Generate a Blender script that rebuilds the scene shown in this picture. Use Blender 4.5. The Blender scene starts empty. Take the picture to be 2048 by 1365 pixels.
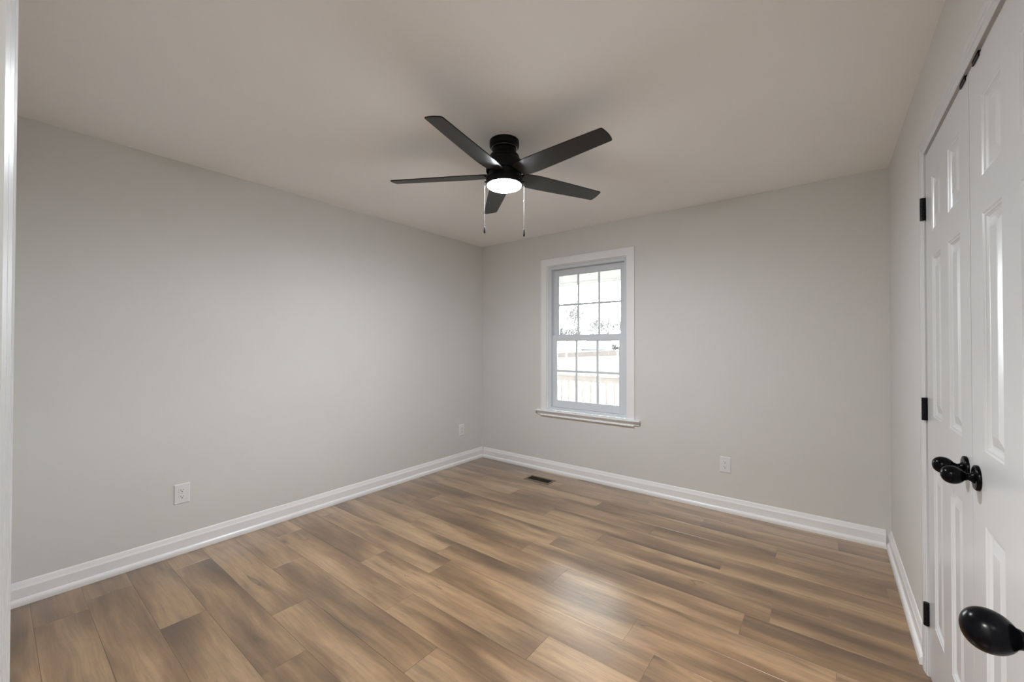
import bpy, bmesh, math, random
from mathutils import Vector, Matrix, noise

sc = bpy.context.scene
COL = sc.collection

# ------------------------------------------------------------------ camera
EYE = Vector((0.0, 0.0, 1.2969))
YAW, PITCH, ROLL = math.radians(37.8556), math.radians(0.5671), math.radians(0.0624)
fw = Vector((-math.sin(YAW)*math.cos(PITCH), math.cos(YAW)*math.cos(PITCH), math.sin(PITCH)))
rt = Vector((math.cos(YAW), math.sin(YAW), 0))
up = rt.cross(fw)
r2 = rt*math.cos(ROLL)+up*math.sin(ROLL)
u2 = -rt*math.sin(ROLL)+up*math.cos(ROLL)
cd = bpy.data.cameras.new('camera')
cam = bpy.data.objects.new('camera', cd)
COL.objects.link(cam)
M = Matrix((r2, u2, -fw)).transposed().to_4x4()
M.translation = EYE
cam.matrix_world = M
cd.sensor_width = 36.0
cd.sensor_fit = 'HORIZONTAL'
cd.lens = 813.86*36/2048
cd.clip_start = 0.01
cd.clip_end = 600
sc.camera = cam

# ------------------------------------------------------------------ sky, exposure
SKY = 23.0
w = bpy.data.worlds.new('overcast_sky')
sc.world = w
w.use_nodes = True
bg = w.node_tree.nodes['Background']
bg.inputs[0].default_value = (0.93, 0.965, 1.0, 1)
bg.inputs[1].default_value = SKY
vs = sc.view_settings
vs.view_transform = 'Standard'
vs.look = 'None'
vs.gamma = 1.0
vs.use_curve_mapping = False
vs.exposure = 0.46
cy = sc.cycles
cy.use_denoising = True
cy.max_bounces = 14
cy.diffuse_bounces = 10
cy.glossy_bounces = 5
cy.transparent_max_bounces = 12
cy.caustics_reflective = False
cy.caustics_refractive = False
cy.sample_clamp_indirect = 6.0

LAMP_GLOW = 328.0      # fan light lens
HALL_GLOW = 210.0      # added hall light, unseen, lifts the room's brightness

# ------------------------------------------------------------------ room numbers
XL, XR, YB, H = -3.187, 0.3115, 3.538, 2.44
YF = -0.003                      # room face of the front wall
FT = 0.115                       # front wall thickness
DL, DR, DH = -0.556, 0.215, 2.05  # entry doorway
HX0, HX1, HY = -3.187, 1.6, -1.30
CL0, CL1, CLH = 1.015, 2.265, 2.05   # closet opening in y
WX0, WX1, WZ0, WZ1 = -2.287, -1.434, 0.622, 2.107   # window opening

# ------------------------------------------------------------------ materials
def mat(name, col, rough=0.5, spec=0.5, metal=0.0):
    m = bpy.data.materials.new(name)
    m.use_nodes = True
    b = m.node_tree.nodes['Principled BSDF']
    b.inputs['Base Color'].default_value = (*col, 1)
    b.inputs['Roughness'].default_value = rough
    b.inputs['Specular IOR Level'].default_value = spec
    b.inputs['Metallic'].default_value = metal
    return m

def nd(m, t, **kw):
    n = m.node_tree.nodes.new(t)
    for k, v in kw.items():
        setattr(n, k, v)
    return n

def lk(m, a, b):
    m.node_tree.links.new(a, b)

def bsdf(m):
    return m.node_tree.nodes['Principled BSDF']

def noisy(m, scale, amp, bump=0.0, bscale=200.0, dist=0.001):
    """tiny mottling of the base colour plus a fine bump, in object space"""
    b = bsdf(m)
    c = b.inputs['Base Color'].default_value[:]
    tc = nd(m, 'ShaderNodeTexCoord')
    n = nd(m, 'ShaderNodeTexNoise')
    n.inputs['Scale'].default_value = scale
    n.inputs['Detail'].default_value = 4
    lk(m, tc.outputs['Object'], n.inputs['Vector'])
    r = nd(m, 'ShaderNodeValToRGB')
    r.color_ramp.elements[0].position = 0.3
    r.color_ramp.elements[1].position = 0.7
    r.color_ramp.elements[0].color = tuple(x*(1-amp) for x in c[:3])+(1,)
    r.color_ramp.elements[1].color = tuple(min(1, x*(1+amp)) for x in c[:3])+(1,)
    lk(m, n.outputs['Fac'], r.inputs['Fac'])
    lk(m, r.outputs['Color'], b.inputs['Base Color'])
    if bump:
        n2 = nd(m, 'ShaderNodeTexNoise')
        n2.inputs['Scale'].default_value = bscale
        n2.inputs['Detail'].default_value = 3
        lk(m, tc.outputs['Object'], n2.inputs['Vector'])
        bp = nd(m, 'ShaderNodeBump')
        bp.inputs['Strength'].default_value = bump
        bp.inputs['Distance'].default_value = dist
        lk(m, n2.outputs['Fac'], bp.inputs['Height'])
        lk(m, bp.outputs['Normal'], b.inputs['Normal'])
    return m

WALL = noisy(mat('wall_paint', (0.645, 0.643, 0.622), 0.75, 0.25), 3, 0.012, 0.12, 260)
CEIL = noisy(mat('ceiling_paint', (0.90, 0.90, 0.905), 0.9, 0.15), 2, 0.012, 0.15, 180)
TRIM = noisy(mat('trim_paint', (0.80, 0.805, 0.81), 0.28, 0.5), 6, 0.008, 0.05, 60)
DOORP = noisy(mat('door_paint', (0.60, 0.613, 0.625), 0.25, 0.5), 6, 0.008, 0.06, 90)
VINYL = noisy(mat('window_vinyl', (0.64, 0.675, 0.715), 0.3, 0.5), 8, 0.006)
PLATE = noisy(mat('outlet_plastic', (0.74, 0.745, 0.75), 0.3, 0.5), 20, 0.01)
SLOT = noisy(mat('outlet_slot', (0.02, 0.02, 0.02), 0.6), 50, 0.05)
SCREW = noisy(mat('painted_screw', (0.6, 0.6, 0.6), 0.35, 0.5), 50, 0.05)
BLACK = noisy(mat('matte_black_metal', (0.006, 0.006, 0.007), 0.4, 0.14), 30, 0.1)
KNOB = noisy(mat('satin_black_knob', (0.002, 0.002, 0.003), 0.22, 0.09), 30, 0.1)
CHAIN = noisy(mat('bead_chain', (0.12, 0.115, 0.11), 0.45, 0.5, 0.5), 60, 0.1)
STEEL = noisy(mat('satin_steel', (0.16, 0.16, 0.16), 0.22, 0.5, 1.0), 60, 0.1)
BLADE = noisy(mat('blade_black_oak', (0.018, 0.017, 0.015), 0.38, 0.38), 12, 0.25, 0.1, 80)
REG = noisy(mat('register_brown', (0.16, 0.115, 0.075), 0.45, 0.5), 20, 0.1)
REGD = noisy(mat('register_slats', (0.022, 0.015, 0.009), 0.55, 0.3), 20, 0.1)
DUCT = noisy(mat('duct_shade', (0.008, 0.006, 0.005), 0.8, 0.1), 20, 0.1)  # near-black colour paints the shade inside the vent

def emis(name, col, s):
    m = bpy.data.materials.new(name)
    m.use_nodes = True
    b = bsdf(m)
    b.inputs['Base Color'].default_value = (0.8, 0.8, 0.8, 1)
    b.inputs['Emission Color'].default_value = (*col, 1)
    b.inputs['Emission Strength'].default_value = s
    n = nd(m, 'ShaderNodeTexNoise')
    n.inputs['Scale'].default_value = 9
    mx = nd(m, 'ShaderNodeMapRange')
    mx.inputs['To Min'].default_value = s*0.97
    mx.inputs['To Max'].default_value = s*1.03
    lk(m, n.outputs['Fac'], mx.inputs['Value'])
    lk(m, mx.outputs['Result'], b.inputs['Emission Strength'])
    return m
LENS = emis('fan_lens_glow', (0.94, 0.985, 1.04), LAMP_GLOW)
HLENS = emis('added_hall_glow', (1.0, 0.97, 0.93), HALL_GLOW)

def glass():
    m = bpy.data.materials.new('window_glass')
    m.use_nodes = True
    nt = m.node_tree
    nt.nodes.remove(bsdf(m))
    out = nt.nodes['Material Output']
    t = nd(m, 'ShaderNodeBsdfTransparent')
    t.inputs[0].default_value = (0.97, 0.985, 0.98, 1)
    g = nd(m, 'ShaderNodeBsdfGlossy')
    g.inputs['Roughness'].default_value = 0.02
    f = nd(m, 'ShaderNodeFresnel')
    f.inputs['IOR'].default_value = 1.35
    mx = nd(m, 'ShaderNodeMixShader')
    lk(m, f.outputs[0], mx.inputs[0])
    lk(m, t.outputs[0], mx.inputs[1])
    lk(m, g.outputs[0], mx.inputs[2])
    lk(m, mx.outputs[0], out.inputs[0])
    return m
GLASS = glass()

def floor_mat():
    m = mat('oak_vinyl_plank', (0.3, 0.2, 0.12), 0.34, 0.7)
    b = bsdf(m)
    b.inputs['Coat Weight'].default_value = 1.0
    b.inputs['Coat Roughness'].default_value = 0.31
    geo = nd(m, 'ShaderNodeTexCoord')
    at = nd(m, 'ShaderNodeAttribute', attribute_name='plank')
    sep = nd(m, 'ShaderNodeSeparateColor')
    lk(m, at.outputs['Color'], sep.inputs[0])
    # every plank gets its own piece of the printed pattern
    off = nd(m, 'ShaderNodeVectorMath', operation='SCALE')
    lk(m, at.outputs['Color'], off.inputs[0])
    off.inputs['Scale'].default_value = 37.0
    ps = nd(m, 'ShaderNodeVectorMath', operation='ADD')
    lk(m, geo.outputs['Object'], ps.inputs[0])
    lk(m, off.outputs[0], ps.inputs[1])
    # wavy distortion so the grain runs round knots
    wn = nd(m, 'ShaderNodeTexNoise')
    mp0 = nd(m, 'ShaderNodeMapping')
    mp0.inputs['Scale'].default_value = (2.6, 7, 1)
    lk(m, ps.outputs[0], mp0.inputs[0])
    lk(m, mp0.outputs[0], wn.inputs['Vector'])
    wn.inputs['Scale'].default_value = 1.0
    wn.inputs['Detail'].default_value = 2
    wsub = nd(m, 'ShaderNodeMath', operation='MULTIPLY_ADD')
    lk(m, wn.outputs['Fac'], wsub.inputs[0])
    wsub.inputs[1].default_value = 0.05
    wsub.inputs[2].default_value = -0.025
    cmb = nd(m, 'ShaderNodeCombineXYZ')
    lk(m, wsub.outputs[0], cmb.inputs[1])
    pw = nd(m, 'ShaderNodeVectorMath', operation='ADD')
    lk(m, ps.outputs[0], pw.inputs[0])
    lk(m, cmb.outputs[0], pw.inputs[1])

    def stretched(sx, sy, scale, detail, rough=0.55, src=pw):
        mp = nd(m, 'ShaderNodeMapping')
        mp.inputs['Scale'].default_value = (sx, sy, 1)
        lk(m, src.outputs[0], mp.inputs[0])
        n = nd(m, 'ShaderNodeTexNoise')
        n.inputs['Scale'].default_value = scale
        n.inputs['Detail'].default_value = detail
        n.inputs['Roughness'].default_value = rough
        lk(m, mp.outputs[0], n.inputs['Vector'])
        return n
    def ramp(src, stops):
        r = nd(m, 'ShaderNodeValToRGB')
        el = r.color_ramp.elements
        while len(el) < len(stops):
            el.new(0.5)
        for e, (p, c) in zip(el, stops):
            e.position = p
            e.color = (*c, 1)
        lk(m, src, r.inputs['Fac'])
        return r
    def g(v): return (v, v, v)
    def mix(mode, fac, a, bb):
        x = nd(m, 'ShaderNodeMix', data_type='RGBA', blend_type=mode)
        if isinstance(fac, float): x.inputs[0].default_value = fac
        else: lk(m, fac, x.inputs[0])
        lk(m, a, x.inputs[6]); lk(m, bb, x.inputs[7])
        return x.outputs[2]
    tone = stretched(0.9, 5.5, 1.0, 3)
    base = ramp(tone.outputs['Fac'], [(0.33, (0.118, 0.062, 0.027)), (0.47, (0.240, 0.137, 0.063)),
                                     (0.57, (0.365, 0.226, 0.115)), (0.75, (0.435, 0.288, 0.155))])
    streak = stretched(1.3, 16, 1.0, 5, 0.6)
    srp = ramp(streak.outputs['Fac'], [(0.30, g(0.45)), (0.43, g(0.84)), (0.56, g(1.0)), (0.8, g(1.12))])
    c1 = mix('MULTIPLY', 0.9, base.outputs[0], srp.outputs[0])
    fine = stretched(6, 130, 1.0, 5, 0.75)
    frp = ramp(fine.outputs['Fac'], [(0.30, g(0.70)), (0.5, g(0.99)), (0.70, g(1.18))])
    c2 = mix('MULTIPLY', 0.8, c1, frp.outputs[0])
    mid = stretched(2.5, 60, 1.0, 3, 0.6)
    mdr = ramp(mid.outputs['Fac'], [(0.32, g(0.76)), (0.5, g(1.0)), (0.68, g(1.10))])
    c2 = mix('MULTIPLY', 0.8, c2, mdr.outputs[0])
    mot = stretched(18, 34, 1.0, 3, 0.6, ps)
    mrp = ramp(mot.outputs['Fac'], [(0.25, g(0.86)), (0.5, g(1.0)), (0.75, g(1.08))])
    c2b = mix('MULTIPLY', 0.7, c2, mrp.outputs[0])
    # broad darker smudges of heartwood
    smu = stretched(1.6, 4.5, 1.0, 1, 0.5, ps)
    smr = ramp(smu.outputs['Fac'], [(0.22, g(0.62)), (0.42, g(1.0)), (1.0, g(1.0))])
    c2c = mix('MULTIPLY', 0.75, c2b, smr.outputs[0])
    # knots
    mpk = nd(m, 'ShaderNodeMapping')
    mpk.inputs['Scale'].default_value = (1.5, 4.2, 1)
    lk(m, pw.outputs[0], mpk.inputs[0])
    vo = nd(m, 'ShaderNodeTexVoronoi')
    vo.inputs['Scale'].default_value = 1.0
    vo.inputs['Randomness'].default_value = 1.0
    lk(m, mpk.outputs[0], vo.inputs['Vector'])
    kn = ramp(vo.outputs['Distance'], [(0.0, g(0.30)), (0.035, g(0.42)), (0.085, g(0.80)), (0.17, g(1.0))])
    kmask = nd(m, 'ShaderNodeSeparateColor')
    lk(m, vo.outputs['Color'], kmask.inputs[0])
    km = nd(m, 'ShaderNodeMath', operation='GREATER_THAN')
    lk(m, kmask.outputs[0], km.inputs[0]); km.inputs[1].default_value = 0.45
    c3 = mix('MULTIPLY', km.outputs[0], c2c, kn.outputs[0])
    # hairline cracks
    ck = stretched(1.1, 9, 1.0, 2, 0.4)
    ckr = ramp(ck.outputs['Fac'], [(0.0, g(1)), (0.4965, g(1)), (0.5, g(0.35)), (0.5035, g(1)), (1.0, g(1))])
    cm = stretched(2.6, 5, 1.0, 1, 0.5, ps)
    cmr = ramp(cm.outputs['Fac'], [(0.60, g(0)), (0.66, g(1))])
    c4 = mix('MULTIPLY', cmr.outputs[0], c3, ckr.outputs[0])
    # whole-plank tint
    tint = ramp(sep.outputs[0], [(0.0, (0.89, 0.87, 0.85)), (0.35, (0.97, 0.96, 0.95)), (0.7, (1.03, 1.03, 1.02)), (1.0, (1.10, 1.10, 1.10))])
    c5 = mix('MULTIPLY', 1.0, c4, tint.outputs[0])
    # seam edges
    eg = ramp(sep.outputs[2], [(0.0, g(1.0)), (0.6, g(1.0)), (1.0, g(0.80))])
    c6 = mix('MULTIPLY', 1.0, c5, eg.outputs[0])
    lk(m, c6, b.inputs['Base Color'])
    rr = nd(m, 'ShaderNodeMapRange')
    rr.inputs['To Min'].default_value = 0.33
    rr.inputs['To Max'].default_value = 0.27
    lk(m, fine.outputs['Fac'], rr.inputs['Value'])
    lk(m, rr.outputs[0], b.inputs['Roughness'])
    bp = nd(m, 'ShaderNodeBump')
    bp.inputs['Strength'].default_value = 0.12
    bp.inputs['Distance'].default_value = 0.0002
    lk(m, fine.outputs['Fac'], bp.inputs['Height'])
    lk(m, bp.outputs['Normal'], b.inputs['Normal'])
    return m
FLOOR = floor_mat()

# outdoors
GRASS = noisy(mat('lawn_grass', (0.031, 0.037, 0.027), 0.95, 0.1), 0.35, 0.12)
DECKW = noisy(mat('deck_boards', (0.09, 0.08, 0.07), 0.85, 0.2), 5, 0.15)
RAILW = noisy(mat('railing_wood', (0.52, 0.475, 0.445), 0.85, 0.2), 6, 0.08)
PORCH = noisy(mat('porch_white', (0.80, 0.79, 0.78), 0.7, 0.3), 6, 0.03)
FENCEW = noisy(mat('fence_wood', (0.058, 0.050, 0.045), 0.9, 0.1), 1.5, 0.12)
BARK = noisy(mat('bare_bark', (0.085, 0.083, 0.080), 0.9, 0.1), 3, 0.15)
TWIG = noisy(mat('budding_twigs', (0.080, 0.085, 0.072), 0.9, 0.1), 3, 0.15)
HWALL = noisy(mat('house_siding', (0.3, 0.3, 0.3), 0.8, 0.2), 1, 0.03)
HROOF = noisy(mat('house_shingles', (0.040, 0.041, 0.045), 0.9, 0.1), 1.5, 0.06)

# ------------------------------------------------------------------ mesh helpers
def link(name, bm, m, parent=None, smooth=False, loc=None):
    me = bpy.data.meshes.new(name)
    bmesh.ops.recalc_face_normals(bm, faces=bm.faces)
    bm.to_mesh(me)
    bm.free()
    o = bpy.data.objects.new(name, me)
    COL.objects.link(o)
    for mm in (m if isinstance(m, (list, tuple)) else [m]):
        me.materials.append(mm)
    if smooth:
        for p in me.polygons:
            p.use_smooth = True
        try:
            me.set_sharp_from_angle(angle=math.radians(35))
        except Exception:
            pass
    if loc is not None:
        o.location = loc
    if parent is not None:
        o.parent = parent
    return o

def tag(o, label=None, cat=None, group=None, kind=None):
    if label: o['label'] = label
    if cat: o['category'] = cat
    if group: o['group'] = group
    if kind: o['kind'] = kind
    return o

def empty(name, loc, label, cat, group=None, kind=None):
    o = bpy.data.objects.new(name, None)
    COL.objects.link(o)
    o.empty_display_size = 0.05
    o.location = loc
    return tag(o, label, cat, group, kind)

def box(bm, x0, x1, y0, y1, z0, z1, mi=0):
    vs_ = [bm.verts.new((x, y, z)) for x in (x0, x1) for y in (y0, y1) for z in (z0, z1)]
    q = [(0, 1, 3, 2), (4, 6, 7, 5), (0, 4, 5, 1), (2, 3, 7, 6), (0, 2, 6, 4), (1, 5, 7, 3)]
    fs = []
    for a in q:
        f = bm.faces.new([vs_[i] for i in a])
        f.material_index = mi
        fs.append(f)
    return vs_, fs

def bevel_all(bm, wdt, seg=1):
    bmesh.ops.recalc_face_normals(bm, faces=bm.faces)
    bmesh.ops.bevel(bm, geom=list(bm.edges), offset=wdt, segments=seg, affect='EDGES', profile=0.7)

def bbox(name, dims, m, parent=None, bev=0.0, seg=1):
    bm = bmesh.new()
    box(bm, *dims)
    if bev: bevel_all(bm, bev, seg)
    return link(name, bm, m, parent, smooth=bool(bev))

def lathe(bm, prof, axis='Z', n=48, org=(0, 0, 0), mi=0, close=True):
    """prof = [(radius, t)]; axis Z: t is z; axis X: t runs along -x"""
    rings = []
    ox, oy, oz = org
    for r, t in prof:
        if r < 1e-6:
            p = (ox, oy, oz+t) if axis == 'Z' else (ox-t, oy, oz)
            rings.append([bm.verts.new(p)])
            continue
        rg = []
        for i in range(n):
            a = 2*math.pi*i/n
            c, s = r*math.cos(a), r*math.sin(a)
            p = (ox+c, oy+s, oz+t) if axis == 'Z' else (ox-t, oy+c, oz+s)
            rg.append(bm.verts.new(p))
        rings.append(rg)
    for a, b in zip(rings, rings[1:]):
        for i in range(n):
            j = (i+1) % n
            if len(a) == 1 and len(b) == 1: continue
            if len(a) == 1: f = bm.faces.new((a[0], b[i], b[j]))
            elif len(b) == 1: f = bm.faces.new((a[i], a[j], b[0]))
            else: f = bm.faces.new((a[i], a[j], b[j], b[i]))
            f.material_index = mi
    return rings

def prism(bm, pts, d0, d1, axis):
    """extrude a closed 2-D outline. axis 'X': pts=(y,z); 'Y': pts=(x,z); 'Z': pts=(x,y)"""
    def mk(p, d):
        if axis == 'X': return (d, p[0], p[1])
        if axis == 'Y': return (p[0], d, p[1])
        return (p[0], p[1], d)
    a = [bm.verts.new(mk(p, d0)) for p in pts]
    b = [bm.verts.new(mk(p, d1)) for p in pts]
    n = len(pts)
    bm.faces.new(a)
    bm.faces.new(b[::-1])
    for i in range(n):
        j = (i+1) % n
        bm.faces.new((a[i], b[i], b[j], a[j]))

def struct(name, bm, m, label, cat, smooth=False):
    return tag(link(name, bm, m, None, smooth), label, cat, kind='structure')

# ------------------------------------------------------------------ room shell
T = 0.16
bm = bmesh.new(); box(bm, XL-T, XL, HY-T, YB+T, -0.02, H)
struct('wall_left', bm, WALL, 'long greige wall on the left with two power outlets low down', 'wall')
bm = bmesh.new()
box(bm, XL, WX0, YB, YB+T, -0.02, H); box(bm, WX1, XR+1.2, YB, YB+T, -0.02, H)
box(bm, WX0, WX1, YB, YB+T, -0.02, WZ0-0.03); box(bm, WX0, WX1, YB, YB+T, WZ1, H)
struct('wall_back', bm, WALL, 'greige far wall around the single window', 'wall')
bm = bmesh.new()
box(bm, XR, XR+0.115, CL1+0.0205, YB, -0.02, H)
box(bm, XR, XR+0.115, YF-FT, CL0-0.0205, -0.02, H)
box(bm, XR, XR+0.115, CL0-0.0205, CL1+0.0205, CLH+0.0205, H)
struct('wall_right', bm, WALL, 'greige right wall that holds the white closet doors', 'wall')
bm = bmesh.new()
box(bm, XL, DL-0.0205, YF-FT, YF, -0.02, H); box(bm, DR+0.0205, XR, YF-FT, YF, -0.02, H)
box(bm, DL-0.0205, DR+0.0205, YF-FT, YF, DH+0.0205, H)
struct('wall_front', bm, WALL, 'greige front wall with the open entry doorway', 'wall')
bm = bmesh.new()
box(bm, XR+0.9, XR+1.0, YF, YB, -0.02, H)
box(bm, XR+0.115, XR+0.9, YF-FT, YF, -0.02, H)
struct('wall_closet', bm, WALL, 'plain inside walls of the closet behind the white doors', 'wall')
bm = bmesh.new()
box(bm, XL, HX1, HY-T, HY, -0.02, H); box(bm, HX1, HX1+0.1, HY-T, YF, -0.02, H)  # added hall enclosure, unseen, keeps sky light out of the doorway
box(bm, XR+1.0, HX1, YF-FT, YF, -0.02, H)
struct('wall_added_hall', bm, WALL, 'greige walls of the added unseen hallway outside the room', 'wall')
bm = bmesh.new(); box(bm, XL-T, HX1+0.1, HY-T, YB+T, H, H+0.12)
struct('ceiling', bm, CEIL, 'smooth off-white ceiling above the room', 'ceiling')

# planked floor: one mesh, one quad island per plank
random.seed(4)
PW, PL, Y0 = 0.176, 1.216, 0.665
known = {-3: -2.87, -1: -2.406, 0: -1.757, 1: -2.108, 2: -1.330, 3: -1.714, 4: -2.207, 5: -1.797, 6: -0.718,
         7: -2.414, 8: -1.540, 10: -2.436, 11: -1.718, 12: -2.193, 13: -0.263, 14: -1.950}
tone_of = {(0, 0): 0.25, (-1, 0): 0.15, (-1, 1): 0.1, (3, 0): 0.9, (3, 1): 0.2, (1, 0): 0.72, (8, 0): 0.5, (10, 0): 0.6,
           (7, 0): 0.55, (14, 0): 0.35, (12, 0): 0.3, (13, 0): 0.2, (15, 0): 0.15, (16, 0): 0.1, (4, 0): 0.6, (2, 0): 0.55}
bm = bmesh.new()
cl = bm.loops.layers.float_color.new('plank')
k = -12
while Y0+PW*k < YB:
    ya, yb = Y0+PW*k, min(Y0+PW*(k+1), YB)
    j = known.get(k, random.uniform(-2.9, -1.2))
    xs = [j+PL*i for i in range(-4, 6)]
    for idx, (xa, xb) in enumerate(zip(xs, xs[1:])):
        xa2, xb2 = max(xa, XL), min(xb, XR+0.9 if ya > YF-FT else HX1)
        ya2 = max(ya, HY)
        if xb2-xa2 < 0.01 or yb-ya2 < 0.01: continue
        t = tone_of.get((k, idx-4), random.random())
        pid = random.random()
        e, dz = 0.0007, 0.0008
        o_ = [bm.verts.new(p) for p in ((xa2, ya2, -dz), (xb2, ya2, -dz), (xb2, yb, -dz), (xa2, yb, -dz))]
        i_ = [bm.verts.new(p) for p in ((xa2+e, ya2+e, 0), (xb2-e, ya2+e, 0), (xb2-e, yb-e, 0), (xa2+e, yb-e, 0))]
        f = bm.faces.new(i_)
        for lp in f.loops: lp[cl] = (t, pid, 0.0, 1)
        for q in range(4):
            r_ = (q+1) % 4
            f = bm.faces.new((o_[q], o_[r_], i_[r_], i_[q]))
            for lp in f.loops: lp[cl] = (t, pid, 1.0, 1)
    k += 1
# slab under the planks
box(bm, XL-0.0, HX1, HY, YB, -0.03, -0.004)
struct('floor', bm, FLOOR, 'brown oak-look plank floor of the whole room', 'floor')

# ------------------------------------------------------------------ baseboards
BP = [(0, 0), (0.0135, 0), (0.0135, 0.080), (0.0130, 0.083), (0.0105, 0.0885), (0.0085, 0.095), (0.0065, 0.103), (0.0045, 0.110), (0.002, 0.1145), (0, 0.115)]
def shoe_profile():
    p = [(0.0135, 0.0)]
    for i in range(7):
        a = math.radians(90*i/6)
        p.append((0.0135+0.013*math.cos(a)*1.0, 0.012+0.022*math.sin(a)))
    p.insert(1, (0.0265, 0.0))
    return p
SP = shoe_profile()
def baseboard(name, axis, wall, sgn, a, b, label):
    for nm, prof in (('main', BP), ('shoe', SP)):
        bm = bmesh.new()
        prism(bm, [(wall+sgn*d, z+0.0005) for d, z in prof], a, b, axis)
        if nm == 'main':
            root = struct(name, bm, TRIM, label, 'baseboard')
        else:
            link('shoe_moulding', bm, TRIM, root)
    return root
baseboard('baseboard_left', 'Y', XL, 1, YF, YB-0.0003, 'white baseboard along the foot of the long left wall')
baseboard('baseboard_back', 'X', YB, -1, XL+0.0266, XR-0.0266, 'white baseboard under the window along the far wall')
baseboard('baseboard_right', 'Y', XR, -1, CL1+0.0685, YB-0.0003, 'short white baseboard between the far corner and the closet casing')
baseboard('baseboard_front', 'X', YF, 1, XL+0.0266, DL-0.075, 'white baseboard along the front wall beside the entry')

# ------------------------------------------------------------------ closet casing and jamb
def casing_profile():     # (across from opening edge outward, protrusion)
    return [(0, 0), (0, 0.010), (0.004, 0.0125), (0.016, 0.013), (0.020, 0.0155), (0.028, 0.016), (0.031, 0.0175),
            (0.050, 0.0180), (0.055, 0.0165), (0.058, 0.012), (0.058, 0)]
def casing(bm, y0, y1, ztop, reveal=0.005, wall=XR, sgn=-1, axis='y', zbot=0.0):
    """three mitred legs round an opening; axis y: opening runs in y on a wall of constant x"""
    def P(u, v, d):
        return (wall+sgn*d, u, v) if axis == 'y' else (u, wall+sgn*d, v)
    pr = casing_profile()
    rows = []
    for a, d in pr:
        e = a+reveal
        rows.append([bm.verts.new(P(*q, d)) for q in ((y0-e, zbot), (y0-e, ztop+e), (y1+e, ztop+e), (y1+e, zbot))])
    for ra, rb in zip(rows, rows[1:]):
        for i in range(3):
            bm.faces.new((ra[i], ra[i+1], rb[i+1], rb[i]))
    for i in (0, 3):
        bm.faces.new([r[i] for r in rows])
    for i in range(3):
        bm.faces.new((rows[0][i], rows[0][i+1], rows[-1][i+1], rows[-1][i]))
bm = bmesh.new()
casing(bm, CL0, CL1, CLH, 0.004, XR, -1, 'y', 0.0005)
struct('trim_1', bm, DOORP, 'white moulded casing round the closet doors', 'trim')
bm = bmesh.new()
for (a, b) in ((CL0-0.0202, CL0), (CL1, CL1+0.0202)):
    box(bm, XR-0.0002, XR+0.1148, a, b, 0.0005, CLH+0.0202)
box(bm, XR-0.0002, XR+0.1148, CL0, CL1, CLH, CLH+0.0202)
box(bm, XR+0.036, XR+0.07, CL0, CL1, CLH-0.012, CLH-0.0002)
struct('trim_2', bm, DOORP, 'white jamb boards lining the closet opening', 'trim')

# entry doorway casing and jamb
bm = bmesh.new()
casing(bm, DL, DR, DH, 0.004, YF, 1, 'x', 0.0005)
casing(bm, DL, DR, DH, 0.004, YF-FT, -1, 'x', 0.0005)
struct('trim_3', bm, DOORP, 'white entry doorway casing at the left edge of view', 'trim')
bm = bmesh.new()
for (a, b) in ((DL-0.0202, DL), (DR, DR+0.0202)):
    box(bm, a, b, YF-FT, YF+0.0002, 0.0005, DH+0.0202)
box(bm, DL, DR, YF-FT, YF+0.0002, DH, DH+0.0202)
box(bm, DL, DL+0.012, YF-0.075, YF-0.04, 0.0005, DH)
box(bm, DR-0.012, DR, YF-0.075, YF-0.04, 0.0005, DH)
box(bm, DL+0.012, DR-0.012, YF-0.075, YF-0.04, DH-0.012, DH-0.0002)
struct('trim_4', bm, DOORP, 'white jamb and stop lining the entry doorway', 'trim')

# ------------------------------------------------------------------ six-panel doors
def door_mesh(wd, ht, th, stile, mull, rows):
    """local: y 0..wd, z 0..ht, front face at x=0 (towards -x), back at x=th. rows=[(z0,z1)]"""
    bm = bmesh.new()
    pw_ = (wd-2*stile-mull)/2
    ysp = [(stile, stile+pw_), (stile+pw_+mull, wd-stile)]
    ys = sorted({0, wd, *[v for a in ysp for v in a]})
    zs = sorted({0, ht, *[v for a in rows for v in a]})
    ring = [(0.0, 0.0), (0.0035, 0.0028), (0.0075, 0.0030), (0.0095, 0.0052), (0.0135, 0.0085), (0.0175, 0.0095),
            (0.0215, 0.0095), (0.045, 0.0032), (0.048, 0.0022)]
    def side(x0, s):
        vv = {}
        def V(y, z, d=0.0):
            key = (round(y, 5), round(z, 5), round(d, 5))
            if key not in vv: vv[key] = bm.verts.new((x0+s*d, y, z))
            return vv[key]
        for ya, yb in zip(ys, ys[1:]):
            for za, zb in zip(zs, zs[1:]):
                if any(abs(ya-a) < 1e-6 for a, b in ysp) and any(abs(za-a) < 1e-6 for a, b in rows):
                    prev = None
                    for off, dep in ring:
                        cur = [V(ya+off, za+off, dep), V(yb-off, za+off, dep), V(yb-off, zb-off, dep), V(ya+off, zb-off, dep)]
                        if prev:
                            for i in range(4):
                                j = (i+1) % 4
                                bm.faces.new((prev[i], prev[j], cur[j], cur[i]))
                        prev = cur
                    bm.faces.new(prev)
                else:
                    bm.faces.new((V(ya, za), V(yb, za), V(yb, zb), V(ya, zb)))
        return vv
    A = side(0.0, 1)
    B = side(th, -1)
    for ya, yb in zip(ys, ys[1:]):
        for z in (0, ht):
            bm.faces.new([d[(round(y, 5), round(z, 5), 0.0)] for d, y in ((A, ya), (A, yb), (B, yb), (B, ya))])
    for za, zb in zip(zs, zs[1:]):
        for y in (0, wd):
            bm.faces.new([d[(round(y, 5), round(z, 5), 0.0)] for d, z in ((A, za), (A, zb), (B, zb), (B, za))])
    return bm

ROWS = [(0.235, 0.835), (1.020, 1.617), (1.712, 1.917)]
FX = 0.3065     # face plane of the closed closet doors

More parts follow.
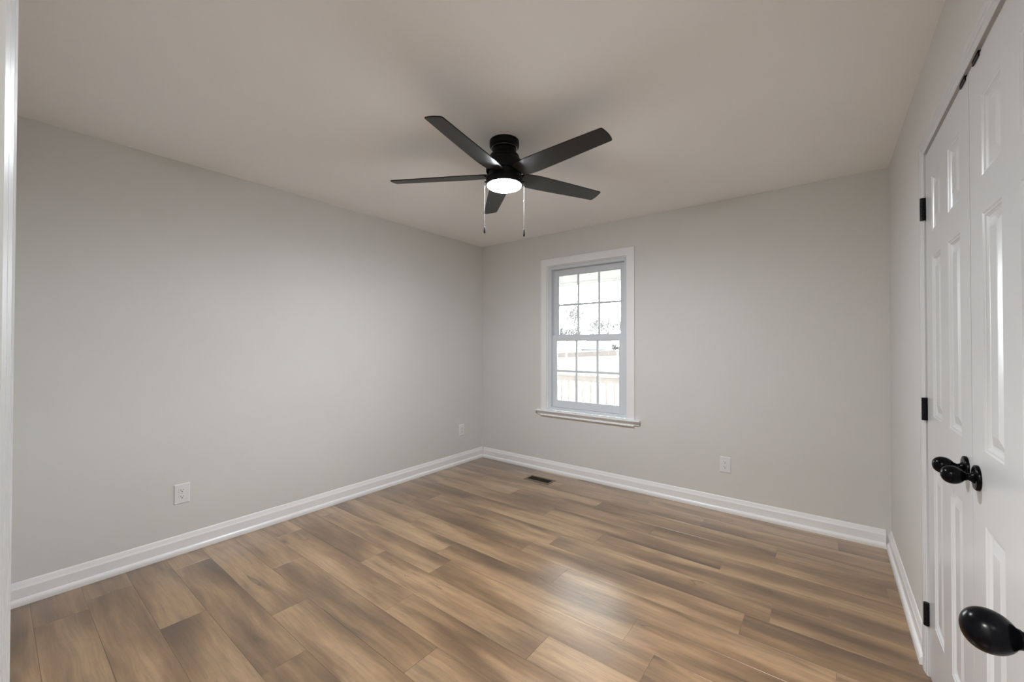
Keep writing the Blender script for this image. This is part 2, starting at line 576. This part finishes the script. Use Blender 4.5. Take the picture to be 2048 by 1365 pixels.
def knob_bm(scale=1.0):
    """egg knob, axis along -x from the door face"""
    bm = bmesh.new()
    prof = [(0.0135, 0.0070), (0.0145, 0.0085), (0.0150, 0.010), (0.0125, 0.0125), (0.0098, 0.0155), (0.0088, 0.019), (0.0092, 0.0215), (0.0105, 0.0225), (0.0105, 0.0235)]
    a, c = 0.0232, 0.0465
    n = 18
    for i in range(3, n+1):
        t = math.pi*i/n
        x = c-0.0235*math.cos(t)
        r = 0.0236*math.sin(t)**0.93*(1-0.06*math.cos(t))
        prof.append((max(r, 0.0) if i < n else 0.0, x))
    lathe(bm, prof, 'X', 48)
    return bm
def rose_bm():
    bm = bmesh.new()
    prof = [(0.0, 0.0003), (0.0325, 0.0003), (0.0325, 0.0055), (0.0312, 0.0075), (0.0290, 0.0085), (0.020, 0.0088), (0.0, 0.0088)]
    lathe(bm, prof, 'X', 56)
    for s in (-1, 1):     # two small screw heads
        lathe(bm, [(0.0, 0.0105), (0.0026, 0.0100), (0.0030, 0.0088)], 'X', 12, (0, 0.019*s*0.7, -0.019*0.7*s), mi=0)
    return bm
def add_knob(parent, x, y, z, flip=False):
    k = link('door_knob', knob_bm(), KNOB, parent, True)
    k.location = (x, y, z)
    if flip: k.rotation_euler = (0, 0, math.pi)
    r = link('rose_plate', rose_bm(), KNOB, k, True)
    return k

def hinge_bm(side):
    """knuckle at origin, axis z, 89 mm tall; leaves run into the gap"""
    bm = bmesh.new()
    L = 0.089
    for i in range(5):
        z0 = -L/2+i*L/5+0.0004
        z1 = -L/2+(i+1)*L/5-0.0004
        lathe(bm, [(0, z0), (0.0080, z0), (0.0084, z0+0.0005), (0.0084, z1-0.0005), (0.0080, z1), (0, z1)], 'Z', 20)
    box(bm, 0.003, 0.034, -0.0012, 0.0012, -L/2, L/2)
    return bm

# closet leaves: door_1 = far leaf, door_2 = near leaf
GAP = 0.0022
MID = 1.6365
def leaf(name, ya, yb, hinge_y, knob_y, label, catch_y, ztop, fx=FX):
    root = empty(name, (fx, ya, 0.012), label, 'door', kind='structure')
    wd = yb-ya
    bm = door_mesh(wd, ztop-0.012, 0.035, 0.108, 0.112, [(a-0.0, b-0.0) for a, b in ROWS])
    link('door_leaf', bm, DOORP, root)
    add_knob(root, 0, knob_y-ya, 0.952-0.012)
    for z in (1.835, 1.047, 0.245):
        h = link('hinge', hinge_bm(0), BLACK, root, True)
        h.location = (-0.0088, hinge_y-ya, z-0.012)
        h['label'] = 'black butt hinge'
    bm = bmesh.new()
    box(bm, -0.0035, 0.03, catch_y-ya-0.027, catch_y-ya+0.027, ztop-0.012+0.0008, ztop-0.012+0.0060)
    box(bm, -0.0035, -0.0006, catch_y-ya-0.027, catch_y-ya+0.027, ztop-0.012-0.007, ztop-0.012+0.0060)
    c = link('ball_catch', bm, BLACK, root)
    c['label'] = 'black catch plate on the top edge'
    return root
leaf('door_1', MID+0.0015, CL1-GAP, CL1-0.001, 1.692, 'white six-panel closet door farther from the viewer, beside the far wall', 1.688, CLH-0.0075)
leaf('door_2', CL0+GAP, MID-0.0015, CL0+0.001, 1.581, 'white six-panel closet door nearer the viewer, cut off by the right edge', 1.560, CLH-0.0105)

# entry door, open 90 degrees along the right wall (only its knob is in view)
root = empty('door_3', (0.1905, 0.008, 0.012), 'open entry door at lower right, only its large black knob showing', 'door', kind='structure')
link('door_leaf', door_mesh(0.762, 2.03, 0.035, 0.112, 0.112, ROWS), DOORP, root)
add_knob(root, 0, 0.708-0.008, 0.957)
add_knob(root, 0.035, 0.708-0.008, 0.957, True)
for z in (1.835, 1.047, 0.245):
    h = link('hinge', hinge_bm(0), BLACK, root, True)
    h.rotation_euler = (0, 0, math.pi)
    h.location = (0.035+0.0088, -0.004, z)

# ------------------------------------------------------------------ window
win = empty('window_1', (-1.8605, YB, WZ0), 'white double-hung window with grilles in the far wall', 'window', kind='structure')
def wbox(name, parts, m, parent, bev=0.0015):
    bm = bmesh.new()
    for d in parts:
        box(bm, *d)
    if bev: bevel_all(bm, bev)
    o = link(name, bm, m, parent, smooth=bool(bev))
    # geometry was written in world numbers: bring it under its parent
    return o
def adopt(o, parent):
    o.parent = parent
    inv = Matrix.Identity(4)
    p = parent; off = Vector((0, 0, 0))
    while p is not None:
        off += p.location
        p = p.parent
    o.data.transform(Matrix.Translation(-off))
    return o
def wpart(name, parts, m, parent, bev=0.0012):
    o = wbox(name, parts, m, None, bev)
    return adopt(o, parent)
Y = YB
# casing: mitred three sides, flat with eased edges
bm = bmesh.new()
def flat_casing(bm, x0, x1, zt, zb, wdt, th):
    pr = [(0, -0.0), (0, th-0.002), (0.002, th), (wdt-0.012, th), (wdt-0.008, th-0.0015), (wdt-0.002, th-0.0015), (wdt, th-0.004), (wdt, 0)]
    rows = []
    for a, d in pr:
        rows.append([bm.verts.new((q[0], Y-d, q[1])) for q in ((x0-a, zb), (x0-a, zt+a), (x1+a, zt+a), (x1+a, zb))])
    for ra, rb in zip(rows, rows[1:]):
        for i in range(3):
            bm.faces.new((ra[i], ra[i+1], rb[i+1], rb[i]))
    for i in (0, 3): bm.faces.new([r[i] for r in rows])
    for i in range(3): bm.faces.new((rows[0][i], rows[0][i+1], rows[-1][i+1], rows[-1][i]))
flat_casing(bm, WX0, WX1, WZ1, 0.6310, 0.072, 0.017)
adopt(link('window_casing', bm, TRIM, None), win)
# jamb liner (drywall opening lined in white)
wpart('window_jamb', [(WX0, WX0+0.006, Y+0.0, Y+0.02, 0.632, WZ1), (WX1-0.006, WX1, Y+0.0, Y+0.02, 0.632, WZ1),
                      (WX0+0.006, WX1-0.006, Y+0.0, Y+0.02, WZ1-0.006, WZ1)], TRIM, win, 0)
# frame
x0, x1 = WX0+0.0005, WX1-0.0005
wpart('window_frame', [(x0, x0+0.036, Y+0.020, Y+0.135, 0.632, WZ1-0.0005), (x1-0.036, x1, Y+0.020, Y+0.135, 0.632, WZ1-0.0005),
                       (x0+0.036, x1-0.036, Y+0.020, Y+0.135, WZ1-0.036, WZ1-0.0005), (x0+0.036, x1-0.036, Y+0.020, Y+0.135, 0.632, 0.662)], VINYL, win)
wpart('window_track', [(x0+0.0365, x0+0.043, Y+0.0655, Y+0.070, 0.663, WZ1-0.0365), (x1-0.043, x1-0.0365, Y+0.0655, Y+0.070, 0.663, WZ1-0.0365)], VINYL, win, 0)
GX0, GX1 = -2.201, -1.519
def sash(name, ys_, zb, zt, gz0, gz1, gy, mz, locks=False):
    sx0, sx1 = x0+0.0385, x1-0.0385
    s = wpart(name, [(sx0, GX0, ys_, ys_+0.034, zb, zt), (GX1, sx1, ys_, ys_+0.034, zb, zt),
                     (GX0, GX1, ys_, ys_+0.034, gz1, zt), (GX0, GX1, ys_, ys_+0.034, zb, gz0)], VINYL, win)
    # glazing bead
    b_ = 0.007
    wpart('glazing_bead', [(GX0, GX0+b_, ys_+0.004, ys_+0.015, gz0, gz1), (GX1-b_, GX1, ys_+0.004, ys_+0.015, gz0, gz1),
                           (GX0+b_, GX1-b_, ys_+0.004, ys_+0.015, gz1-b_, gz1), (GX0+b_, GX1-b_, ys_+0.004, ys_+0.015, gz0, gz0+b_)], VINYL, s, 0)
    wpart('glass_pane', [(GX0+0.0002, GX1-0.0002, gy, gy+0.004, gz0+0.0002, gz1-0.0002)], GLASS, s, 0)
    h = 0.0105
    wd = GX1-GX0
    ya, yb = gy-0.006, gy-0.001
    v1, v2 = GX0+wd/3, GX0+2*wd/3
    wpart('muntin_grille', [(v1-h, v1+h, ya, yb, gz0, gz1), (v2-h, v2+h, ya, yb, gz0, gz1),
                            (GX0, v1-h, ya, yb, mz-h, mz+h), (v1+h, v2-h, ya, yb, mz-h, mz+h), (v2+h, GX1, ya, yb, mz-h, mz+h)], VINYL, s, 0)
    if locks:
        for lx in (-2.105, -1.640):
            bm = bmesh.new()
            box(bm, lx-0.024, lx+0.024, ys_+0.006, ys_+0.028, zt+0.0003, zt+0.005)
            lathe(bm, [(0, 0.005), (0.010, 0.005), (0.010, 0.011), (0.007, 0.013), (0, 0.013)], 'Z', 18, (lx, ys_+0.017, zt))
            box(bm, lx-0.004, lx+0.030, ys_+0.004, ys_+0.011, zt+0.008, zt+0.0135)
            adopt(link('sash_lock', bm, VINYL, None), s)
    return s
sash('upper_sash', Y+0.072, 1.346, WZ1-0.0375, 1.398, 2.014, Y+0.088, 1.708)
sash('lower_sash', Y+0.031, 0.6635, 1.398, 0.731, 1.345, Y+0.050, 1.034, True)
# stool (sill board) with nose and apron moulding
bm = bmesh.new()
st = [(Y+0.019, 0.6305), (Y-0.040, 0.6305), (Y-0.044, 0.6285), (Y-0.045, 0.6235), (Y-0.044, 0.619), (Y-0.040, 0.617), (Y+0.019, 0.617)]
prism(bm, [p for p in st], WX0+0.0005, WX1-0.0005, 'X')
st2 = [(Y-0.0002, 0.6305)]+st[1:6]+[(Y-0.0002, 0.617)]
prism(bm, st2, -2.412, WX0, 'X'); prism(bm, st2, WX1, -1.312, 'X')
# cove board under the nose
cv = [(Y-0.0002, 0.6168), (Y-0.016, 0.6168), (Y-0.0155, 0.612), (Y-0.012, 0.607), (Y-0.011, 0.589), (Y-0.011, 0.582), (Y-0.0002, 0.582)]
prism(bm, cv, -2.402, -1.322, 'X')
so = adopt(link('window_sill', bm, TRIM, None), win)
bm = bmesh.new()
ap = [(Y-0.0002, 0.5818), (Y-0.022, 0.5818), (Y-0.0245, 0.579), (Y-0.0245, 0.575), (Y-0.022, 0.573), (Y-0.012, 0.571), (Y-0.010, 0.565), (Y-0.0002, 0.564)]
prism(bm, ap, -2.360, -1.365, 'X')
adopt(link('apron_moulding', bm, TRIM, None), so)

# ------------------------------------------------------------------ ceiling fan
FC = Vector((-1.430, 1.768, 0))
fan = empty('ceiling_fan', (FC.x, FC.y, H), 'black five-blade ceiling fan with a lit round light in the middle of the ceiling', 'ceiling fan')
def fan_lathe(name, prof, m, parent=fan, n=64):
    bm = bmesh.new()
    lathe(bm, [(r, z-H) for r, z in prof], 'Z', n)
    return link(name, bm, m, parent, True)
fan_lathe('canopy', [(0, 2.4395), (0.082, 2.4395), (0.083, 2.437), (0.083, 2.412), (0.081, 2.407), (0.077, 2.405), (0.074, 2.401), (0.071, 2.400), (0, 2.400)], BLACK)
rg = fan_lathe('canopy_ring', [(0.0712, 2.3995), (0.0725, 2.3985), (0.073, 2.397), (0.0725, 2.3955), (0.0705, 2.395), (0.0658, 2.395), (0.0658, 2.3995)], STEEL)
rg['label'] = 'thin shiny ring under the canopy'
fan_lathe('motor_housing', [(0, 2.3908), (0.0655, 2.3908), (0.0655, 2.368), (0.070, 2.364), (0.079, 2.359), (0.084, 2.351), (0.085, 2.338),
                            (0.092, 2.331), (0.098, 2.322), (0.1015, 2.308), (0.1025, 2.290), (0.1025, 2.270), (0.100, 2.266), (0, 2.266)], BLACK)
fan_lathe('flywheel', [(0, 2.2655), (0.088, 2.2655), (0.088, 2.2315), (0, 2.2315)], BLACK)
kit = fan_lathe('light_housing', [(0, 2.231), (0.099, 2.231), (0.1025, 2.228), (0.1030, 2.222), (0.1030, 2.1975), (0.1005, 2.192), (0.0965, 2.1905), (0.0955, 2.194), (0, 2.194)], BLACK)
fan_lathe('light_lens', [(0, 2.1935), (0.0950, 2.1935), (0.0953, 2.190), (0.0935, 2.1855), (0.086, 2.1815), (0.070, 2.1785), (0.045, 2.1765), (0.02, 2.176), (0, 2.176)], LENS, kit)
def blade_bm():
    bm = bmesh.new()
    # outline in (r, s): s<0 = leading edge
    A = [(0.105, -0.046), (0.125, -0.056), (0.17, -0.062), (0.22, -0.0635), (0.35, -0.0600), (0.50, -0.0545), (0.60, -0.0500), (0.645, -0.0480), (0.651, -0.0465), (0.6545, -0.0430), (0.656, -0.038)]
    B = [(0.660, -0.015), (0.661, 0.010), (0.658, 0.032), (0.6555, 0.0425), (0.6525, 0.0475), (0.647, 0.0502), (0.630, 0.0508), (0.50, 0.0545), (0.35, 0.0600), (0.22, 0.0635), (0.17, 0.062), (0.125, 0.056), (0.105, 0.046)]
    pts = A+B
    th = 0.0055
    prism(bm, pts, -th/2, th/2, 'Z')
    bmesh.ops.recalc_face_normals(bm, faces=bm.faces)
    es = [e for e in bm.edges if abs(e.verts[0].co.z-e.verts[1].co.z) < 1e-6]
    bmesh.ops.bevel(bm, geom=es, offset=0.0014, segments=2, affect='EDGES')
    return bm
def iron_bm():
    bm = bmesh.new()
    pts = [(0.086, -0.030), (0.105, -0.040), (0.13, -0.045), (0.150, -0.040), (0.163, -0.022), (0.167, 0), (0.163, 0.022), (0.150, 0.040), (0.13, 0.045), (0.105, 0.040), (0.086, 0.030)]
    prism(bm, pts, 0.0031, 0.0058, 'Z')
    return bm
blade0 = None
for i in range(5):
    if blade0 is None:
        b = link('fan_blade', blade_bm(), BLADE, fan, True)
        ir = link('blade_bracket', iron_bm(), BLACK, b)
        blade0, iron0 = b, ir
    else:
        b = blade0.copy(); COL.objects.link(b); b.parent = fan
        ir = iron0.copy(); COL.objects.link(ir); ir.parent = b
    b.matrix_local = Matrix.Translation((0, 0, 2.247-H)) @ Matrix.Rotation(math.radians(-78.23+72*i), 4, 'Z') @ Matrix.Rotation(math.radians(-12.24), 4, 'X')
# pull chains
lat = Vector((math.cos(YAW), math.sin(YAW), 0))
for s, ztop, zpt, zbot, zc in ((-1, 2.212, 1.960, 1.922, 2.185), (1, 2.212, 1.948, 1.904, 2.105)):
    px, py = lat.x*0.1105*s, lat.y*0.1105*s
    bm = bmesh.new()
    lathe(bm, [(0, zpt-H), (0.0005, zpt-H), (0.0005, ztop-H), (0, ztop-H)], 'Z', 8, (px, py, 0))
    z = zpt
    while z < ztop:
        lathe(bm, [(0, z-H-0.0016), (0.0012, z-H-0.0008), (0.0012, z-H+0.0008), (0, z-H+0.0016)], 'Z', 6, (px, py, 0))
        z += 0.0048
    # brass connector bead
    lathe(bm, [(0, zc-0.005-H), (0.0028, zc-0.003-H), (0.0028, zc+0.003-H), (0, zc+0.005-H)], 'Z', 10, (px, py, 0))
    # guide arm into the housing
    d = lat*s
    ch = link('pull_chain', bm, CHAIN, fan, True)
    ch['label'] = 'thin bead pull chain'
    bm = bmesh.new()
    lathe(bm, [(0, 0), (0.004, 0.0), (0.0032, 0.006), (0.0028, 0.0085), (0, 0.0085)], 'Z', 12)
    g_ = link('chain_guide', bm, BLACK, ch, True)
    g_.rotation_euler = (0, math.radians(90), math.atan2(d.y, d.x))
    g_.location = (lat.x*0.1026*s, lat.y*0.1026*s, ztop-H)
    bm = bmesh.new()
    lathe(bm, [(0, zbot-H), (0.003, zbot+0.001-H), (0.0050, zbot+0.006-H), (0.0052, zbot+0.014-H), (0.0042, zpt-0.012-H), (0.0036, zpt-0.004-H), (0.002, zpt-H), (0, zpt-H)], 'Z', 20, (px, py, 0))
    f_ = link('chain_pull', bm, BLACK, ch, True)
    f_['label'] = 'black pull weight'

# ------------------------------------------------------------------ wall outlets
def outlet_parts():
    root = bpy.data.objects.new('wall_outlet', None)
    COL.objects.link(root)
    # local: wall plane y=0, facing -y, x right, z up
    bm = bmesh.new()
    w2, h2 = 0.0395, 0.0615
    pr = [(0, 0.0003), (0, 0.002), (0.003, 0.0048), (0.006, 0.0055)]
    rows = [[bm.verts.new((sx*(w2-o), -d, sz*(h2-o))) for sx, sz in ((-1, -1), (1, -1), (1, 1), (-1, 1))] for o, d in pr]
    for ra, rb in zip(rows, rows[1:]):
        for i in range(4):
            bm.faces.new((ra[i], ra[(i+1) % 4], rb[(i+1) % 4], rb[i]))
    bm.faces.new(rows[-1]); bm.faces.new(rows[0][::-1])
    link('cover_plate', bm, PLATE, root)
    for cz in (0.0195, -0.0195):
        bm = bmesh.new()
        pts = []
        for i in range(28):
            a = 2*math.pi*i/28
            x, z = 0.0172*math.cos(a), 0.0172*math.sin(a)
            z = max(-0.0138, min(0.0138, z))
            pts.append((x, z+cz))
        prism(bm, pts, -0.0078, -0.0056, 'Y')
        so_ = link('socket_face', bm, PLATE, root)
        bm = bmesh.new()
        box(bm, -0.0075, -0.0052, -0.0081, -0.0079, cz+0.000, cz+0.0090)
        box(bm, 0.0052, 0.0072, -0.0081, -0.0079, cz+0.001, cz+0.0082)
        pts = [(0.0030*math.cos(2*math.pi*i/14), cz-0.0062+0.0030*math.sin(2*math.pi*i/14)) for i in range(14)]
        prism(bm, pts, -0.0081, -0.0079, 'Y')
        sl = link('socket_slots', bm, SLOT, so_)
        sl['label'] = 'dark plug slots'
    bm = bmesh.new()
    pts = [(0.0030*math.cos(2*math.pi*i/14), 0.0030*math.sin(2*math.pi*i/14)) for i in range(14)]
    prism(bm, pts, -0.0066, -0.0056, 'Y')
    link('cover_screw', bm, SCREW, root)
    return root
def copy_tree(o, parent=None):
    c = o.copy(); COL.objects.link(c); c.parent = parent
    for ch in o.children: copy_tree(ch, c)
    return c
o1 = outlet_parts()
o2 = copy_tree(o1); o3 = copy_tree(o1)
GO = 'duplex outlets low on the walls'
o1.location = (XL, 0.748, 0.369); o1.rotation_euler = (0, 0, math.radians(90))
tag(o1, 'white duplex outlet at lower left of the long left wall', 'outlet', GO)
o2.location = (XL, 3.198, 0.363); o2.rotation_euler = (0, 0, math.radians(90))
tag(o2, 'small white duplex outlet beside the far corner, left of the window', 'outlet', GO)
o3.location = (-0.640, YB, 0.364)
tag(o3, 'white duplex outlet on the far wall right of the window', 'outlet', GO)

# ------------------------------------------------------------------ floor register
reg = empty('floor_register', (-2.198, 3.265, 0.0), 'brown metal floor vent set in the planks below the window', 'floor vent')
bm = bmesh.new()
ox, oy, ix, iy = 0.139, 0.072, 0.119, 0.044
pr = [(ox, oy, 0.0004), (ox, oy, 0.0022), (ox-0.006, oy-0.006, 0.0048), (ix+0.003, iy+0.003, 0.0048), (ix, iy, 0.0035), (ix, iy, 0.0006)]
rows = [[bm.verts.new((sx*a, sy*b_, z)) for sx, sy in ((-1, -1), (1, -1), (1, 1), (-1, 1))] for a, b_, z in pr]
for ra, rb in zip(rows, rows[1:]):
    for i in range(4):
        bm.faces.new((ra[i], ra[(i+1) % 4], rb[(i+1) % 4], rb[i]))
link('register_frame', bm, REG, reg)
bbox('duct_shade_plate', (-ix, ix, -iy, iy, 0.0004, 0.0009), DUCT, reg)  # flat dark plate, its colour stands for the shade down the duct
bm = bmesh.new()
for half in (-1, 1):
    for i in range(14):
        cx = half*(0.008+0.0078*i+0.004)
        box(bm, cx-0.0018, cx+0.0018, -iy+0.002, iy-0.002, 0.0012, 0.0036)
for yy in (-0.0145, 0.0145):
    box(bm, -ix+0.001, ix-0.001, yy-0.0015, yy+0.0015, 0.0037, 0.0043)
box(bm, -0.006, 0.006, -iy+0.001, iy-0.001, 0.0012, 0.0045)
link('register_grille', bm, REGD, reg)

# ------------------------------------------------------------------ added hallway light (unseen, behind the viewer, brightens the room)
hl = empty('added_hall_light', (-0.45, -0.70, H), 'added round fill light, unseen, on the hallway ceiling behind the viewer', 'ceiling light')
bm = bmesh.new()
lathe(bm, [(0, -0.0005), (0.17, -0.0005), (0.172, -0.006), (0.172, -0.028), (0.165, -0.032), (0, -0.032)], 'Z', 48)
link('light_base', bm, TRIM, hl, True)
bm = bmesh.new()
lathe(bm, [(0, -0.0325), (0.16, -0.0325), (0.158, -0.045), (0.14, -0.062), (0.10, -0.076), (0.05, -0.084), (0, -0.086)], 'Z', 48)
link('light_diffuser', bm, HLENS, hl, True)

# ------------------------------------------------------------------ outdoors: porch
YE = YB+T
bm = bmesh.new()
box(bm, -14, XL-T, YE-0.15, YE, -0.6, 2.9)
box(bm, XL-T, 5, YE, YE+0.012, 2.45, 3.2)
box(bm, 0.95, 1.10, YE+0.013, 9.0, -0.6, 2.44)  # added wing wall, unseen, cuts sky light coming from the right
struct('wall_outside_added_wing', bm, PORCH, 'white outside wall of the house, with an added unseen wing blocking sky light', 'wall')
bm = bmesh.new()
n = 22
for i in range(n):
    ya = YE+0.02+i*(6.95-YE)/n
    box(bm, -12, 0.94, ya, ya+(6.95-YE)/n-0.006, -0.20, -0.17)
tag(link('porch_deck', bm, DECKW, None), 'wooden porch deck boards outside the window', 'porch deck', kind='structure')
rail = empty('porch_railing', (-4, 6.8, -0.17), 'pale wooden porch railing with square balusters outside the window', 'railing')
adopt(bbox('top_rail', (-11, 0.94, 6.73, 6.87, 0.712, 0.748), RAILW, None, 0.004), rail)
adopt(bbox('sub_rail', (-11, 0.94, 6.782, 6.82, 0.620, 0.711), RAILW, None, 0.003), rail)
adopt(bbox('bottom_rail', (-11, 0.94, 6.782, 6.82, -0.09, 0.0), RAILW, None, 0.003), rail)
b0 = None
i0 = -22
for i in range(-22, 32):
    x = -4.062+0.1548*i
    if b0 is None:
        b0 = bbox('baluster', (-0.019, 0.019, -0.019, 0.019, 0, 0.619), RAILW, rail, 0.002)
        bb = b0
    else:
        bb = b0.copy(); COL.objects.link(bb); bb.parent = rail
    bb.location = (x+4, 0.0, 0.0+0.1705)
roof = empty('porch_roof', (-4, 6.8, 2.445), 'white beam and ceiling of the porch roof seen at the top of the window', 'porch roof', kind='structure')
adopt(bbox('roof_beam', (-12, 4, 6.76, 6.90, 2.445, 2.645), PORCH, None, 0.004), roof)
adopt(bbox('frieze_board', (-12, 4, 6.735, 6.759, 2.445, 2.475), PORCH, None, 0.002), roof)
bm = bmesh.new()
for i in range(30):
    ya = YE+0.03+i*(6.75-YE-0.04)/30
    box(bm, -12, 4, ya, ya+(6.75-YE-0.04)/30-0.006, 2.650, 2.665)
box(bm, -12, 4, YE+0.013, 7.3, 2.668, 2.75)
adopt(link('soffit_boards', bm, PORCH, None), roof)
for px in (-9.6, -5.6, 0.6):
    adopt(bbox('roof_post', (px-0.06, px+0.06, 6.89, 7.01, -0.6, 2.444), PORCH, None, 0.004), roof)

# ------------------------------------------------------------------ lawn, fence, house
def ground_z(x, y):
    zf = -2.27+0.056*(x+57.5)
    zf = max(-3.6, min(-0.75, zf))
    t = max(0.0, (y-7.0)/88.0)
    t = t if t < 1 else 1+(t-1)*0.25
    return -0.62+t*(zf+0.62)
bm = bmesh.new()
gx = [-170+8*i for i in range(33)]
gy = [3.75, 7, 12, 18, 25, 33, 42, 52, 63, 74, 85, 95, 110, 130, 160, 200]
vv = [[bm.verts.new((x, y, ground_z(x, y)+0.05*noise.noise(Vector((x*0.05, y*0.05, 0))))) for x in gx] for y in gy]
for a, b in zip(vv, vv[1:]):
    for i in range(len(gx)-1):
        bm.faces.new((a[i], a[i+1], b[i+1], b[i]))
tag(link('lawn', bm, GRASS, None, True), 'wide green lawn sloping away behind the house', 'lawn', kind='structure')

fence = empty('wooden_fence', (-50, 95, ground_z(-50, 95)), 'long brown board fence across the far end of the lawn', 'fence')
xa = -88.0
while xa < -24:
    bm = bmesh.new()
    for i in range(16):
        x = xa+i*0.152
        z = ground_z(x, 95)
        box(bm, x, x+0.14, 95, 95.02, z+0.03, z+1.42+0.02*math.sin(i*2.1))
    zz = ground_z(xa+1.2, 95)
    for h_ in (0.3, 1.1):
        box(bm, xa, xa+2.42, 95.021, 95.06, zz+h_, zz+h_+0.09)
    adopt(link('fence_panel', bm, FENCEW, None), fence)
    adopt(bbox('fence_post', (xa-0.055, xa-0.001, 95.022, 95.12, ground_z(xa, 95), ground_z(xa, 95)+1.5), FENCEW, None), fence)
    xa += 2.49

hz = ground_z(-66, 130)
house = empty('neighbour_house', (-66, 130, hz), 'low white house with grey roof beyond the fence', 'house')
bm = bmesh.new()
prism(bm, [(130, hz), (130, -0.02), (134.5, 2.80), (139, -0.02), (139, hz)], -70.0, -60.35, 'X')
hw = adopt(link('house_wall', bm, HWALL, None), house)
bm = bmesh.new()
prism(bm, [(129.4, -0.36), (134.5, 2.85), (139.6, -0.36), (139.6, -0.20), (134.5, 3.02), (129.4, -0.20)], -69.9, -60.2, 'X')
adopt(link('house_roof', bm, HROOF, None), house)
bm = bmesh.new()
prism(bm, [(-78.2, hz), (-69.3, hz), (-69.3, 0.15), (-73.0, 1.95), (-78.2, -0.4)], 127.0, 129.95, 'Y')
adopt(link('gable_wing', bm, HWALL, None), house)
for wx in (-66.2, -63.4):
    adopt(bbox('house_window', (wx, wx+1.0, 129.9, 129.96, hz+0.9, hz+2.0), HROOF, None), house)

# ------------------------------------------------------------------ bare trees
TWIG_MIN = 0.0
def tube(bm, a, b, ra, rb, n=4):
    ra = max(ra, TWIG_MIN); rb = max(rb, TWIG_MIN)
    d = (b-a)
    if d.length < 1e-6: return
    d.normalize()
    s = d.orthogonal().normalized(); t = d.cross(s)
    A = [bm.verts.new(a+(s*math.cos(2*math.pi*i/n)+t*math.sin(2*math.pi*i/n))*ra) for i in range(n)]
    B = [bm.verts.new(b+(s*math.cos(2*math.pi*i/n)+t*math.sin(2*math.pi*i/n))*rb) for i in range(n)]
    for i in range(n):
        j = (i+1) % n
        bm.faces.new((A[i], A[j], B[j], B[i]))
def grow(bm, rnd, p, d, L, r, lev, maxlev, spread):
    n = 3 if lev < 2 else 2
    for i in range(n):
        q = p+d*L/n
        d2 = (d+Vector((rnd.gauss(0, .1), rnd.gauss(0, .1), rnd.gauss(0.02, .06)))).normalized()
        tube(bm, p, q, r*(1-0.25*i/n), r*(1-0.25*(i+1)/n), 6 if lev == 0 else 4 if lev < 3 else 3)
        p, d = q, d2
        if lev >= 1 or i >= 1:
            for _ in range(1 if lev < maxlev else 0):
                if lev < maxlev:
                    ax = d.orthogonal().normalized()
                    ax = Matrix.Rotation(rnd.uniform(0, 6.283), 3, d) @ ax
                    dd = (d*math.cos(spread)+ax*math.sin(spread)+Vector((0, 0, 0.12))).normalized()
                    grow(bm, rnd, p, dd, L*rnd.uniform(0.55, 0.78), r*0.55, lev+1, maxlev, spread)
    if lev < maxlev:
        for _ in range(3 if lev < 3 else 2):
            ax = Matrix.Rotation(rnd.uniform(0, 6.283), 3, d) @ d.orthogonal().normalized()
            sp = spread*rnd.uniform(0.5, 1.1)
            dd = (d*math.cos(sp)+ax*math.sin(sp)).normalized()
            grow(bm, rnd, p, dd, L*rnd.uniform(0.62, 0.85), r*0.62, lev+1, maxlev, spread)
def tree(name, x, y, ht, r, seed, m, label, maxlev=4, spread=0.55, cat='tree', group=None, tl=0.30):
    global TWIG_MIN
    TWIG_MIN = math.hypot(x, y)*0.00042
    z = ground_z(x, y)
    rnd = random.Random(seed)
    root = empty(name, (x, y, z), label, cat, group)
    bm = bmesh.new()
    L = ht*tl
    tube(bm, Vector((0, 0, -0.1)), Vector((0, 0, L*0.5)), r*1.15, r, 7)
    link('trunk', bm, m, root)
    bm = bmesh.new()
    grow(bm, rnd, Vector((0, 0, L*0.5)), Vector((0.02, 0, 1)).normalized(), L, r, 0, maxlev, spread)
    link('branches', bm, m, root)
    return root
def at(px, y):     # where the sight line through that column meets the given depth
    u = (px-1024)/813.86
    dx = fw.x+rt.x*u; dy = fw.y+rt.y*u
    return dx/dy*y
GT = 'bare trees beyond the lawn'
tree('bare_tree', at(1133, 82), 82, 13.5, 0.20, 3, BARK, 'bare tree with a straight trunk in front of the fence, left pane of the window', 4, 0.5, 'tree', GT)
tree('bare_tree', at(1276, 34), 34, 11.5, 0.15, 8, BARK, 'near bare tree with branches reaching in at the upper right panes', 4, 0.75, 'tree', GT, 0.32)
tree('bare_tree', at(1156, 168), 168, 15, 0.22, 12, BARK, 'bare tree behind the house gable, left of the middle panes', 4, 0.6, 'tree', GT)
tree('budding_tree', at(1186, 205), 205, 21, 0.24, 21, TWIG, 'faintly green budding tree behind the house roof in the middle panes', 4, 0.6, 'tree', GT)
tree('bare_tree', at(1216, 146), 146, 16, 0.22, 33, BARK, 'bare tree right of the grey roof beyond the fence', 4, 0.6, 'tree', GT)
tree('bare_tree', at(1244, 170), 170, 17, 0.22, 45, BARK, 'bare tree at the right edge of the window view beyond the fence', 4, 0.6, 'tree', GT)
tree('bare_tree', at(1112, 140), 140, 15, 0.22, 57, BARK, 'bare tree at the left edge of the window view beyond the fence', 4, 0.6, 'tree', GT)
tree('bare_shrub', at(1228, 108), 108, 4.6, 0.07, 71, BARK, 'grey leafless shrub behind the fence right of the house', 4, 0.7, 'shrub', 'shrubs behind the fence', 0.22)
tree('budding_shrub', at(1243, 106), 106, 4.2, 0.07, 77, TWIG, 'greenish shrub behind the fence at the right of the window view', 4, 0.7, 'shrub', 'shrubs behind the fence', 0.22)
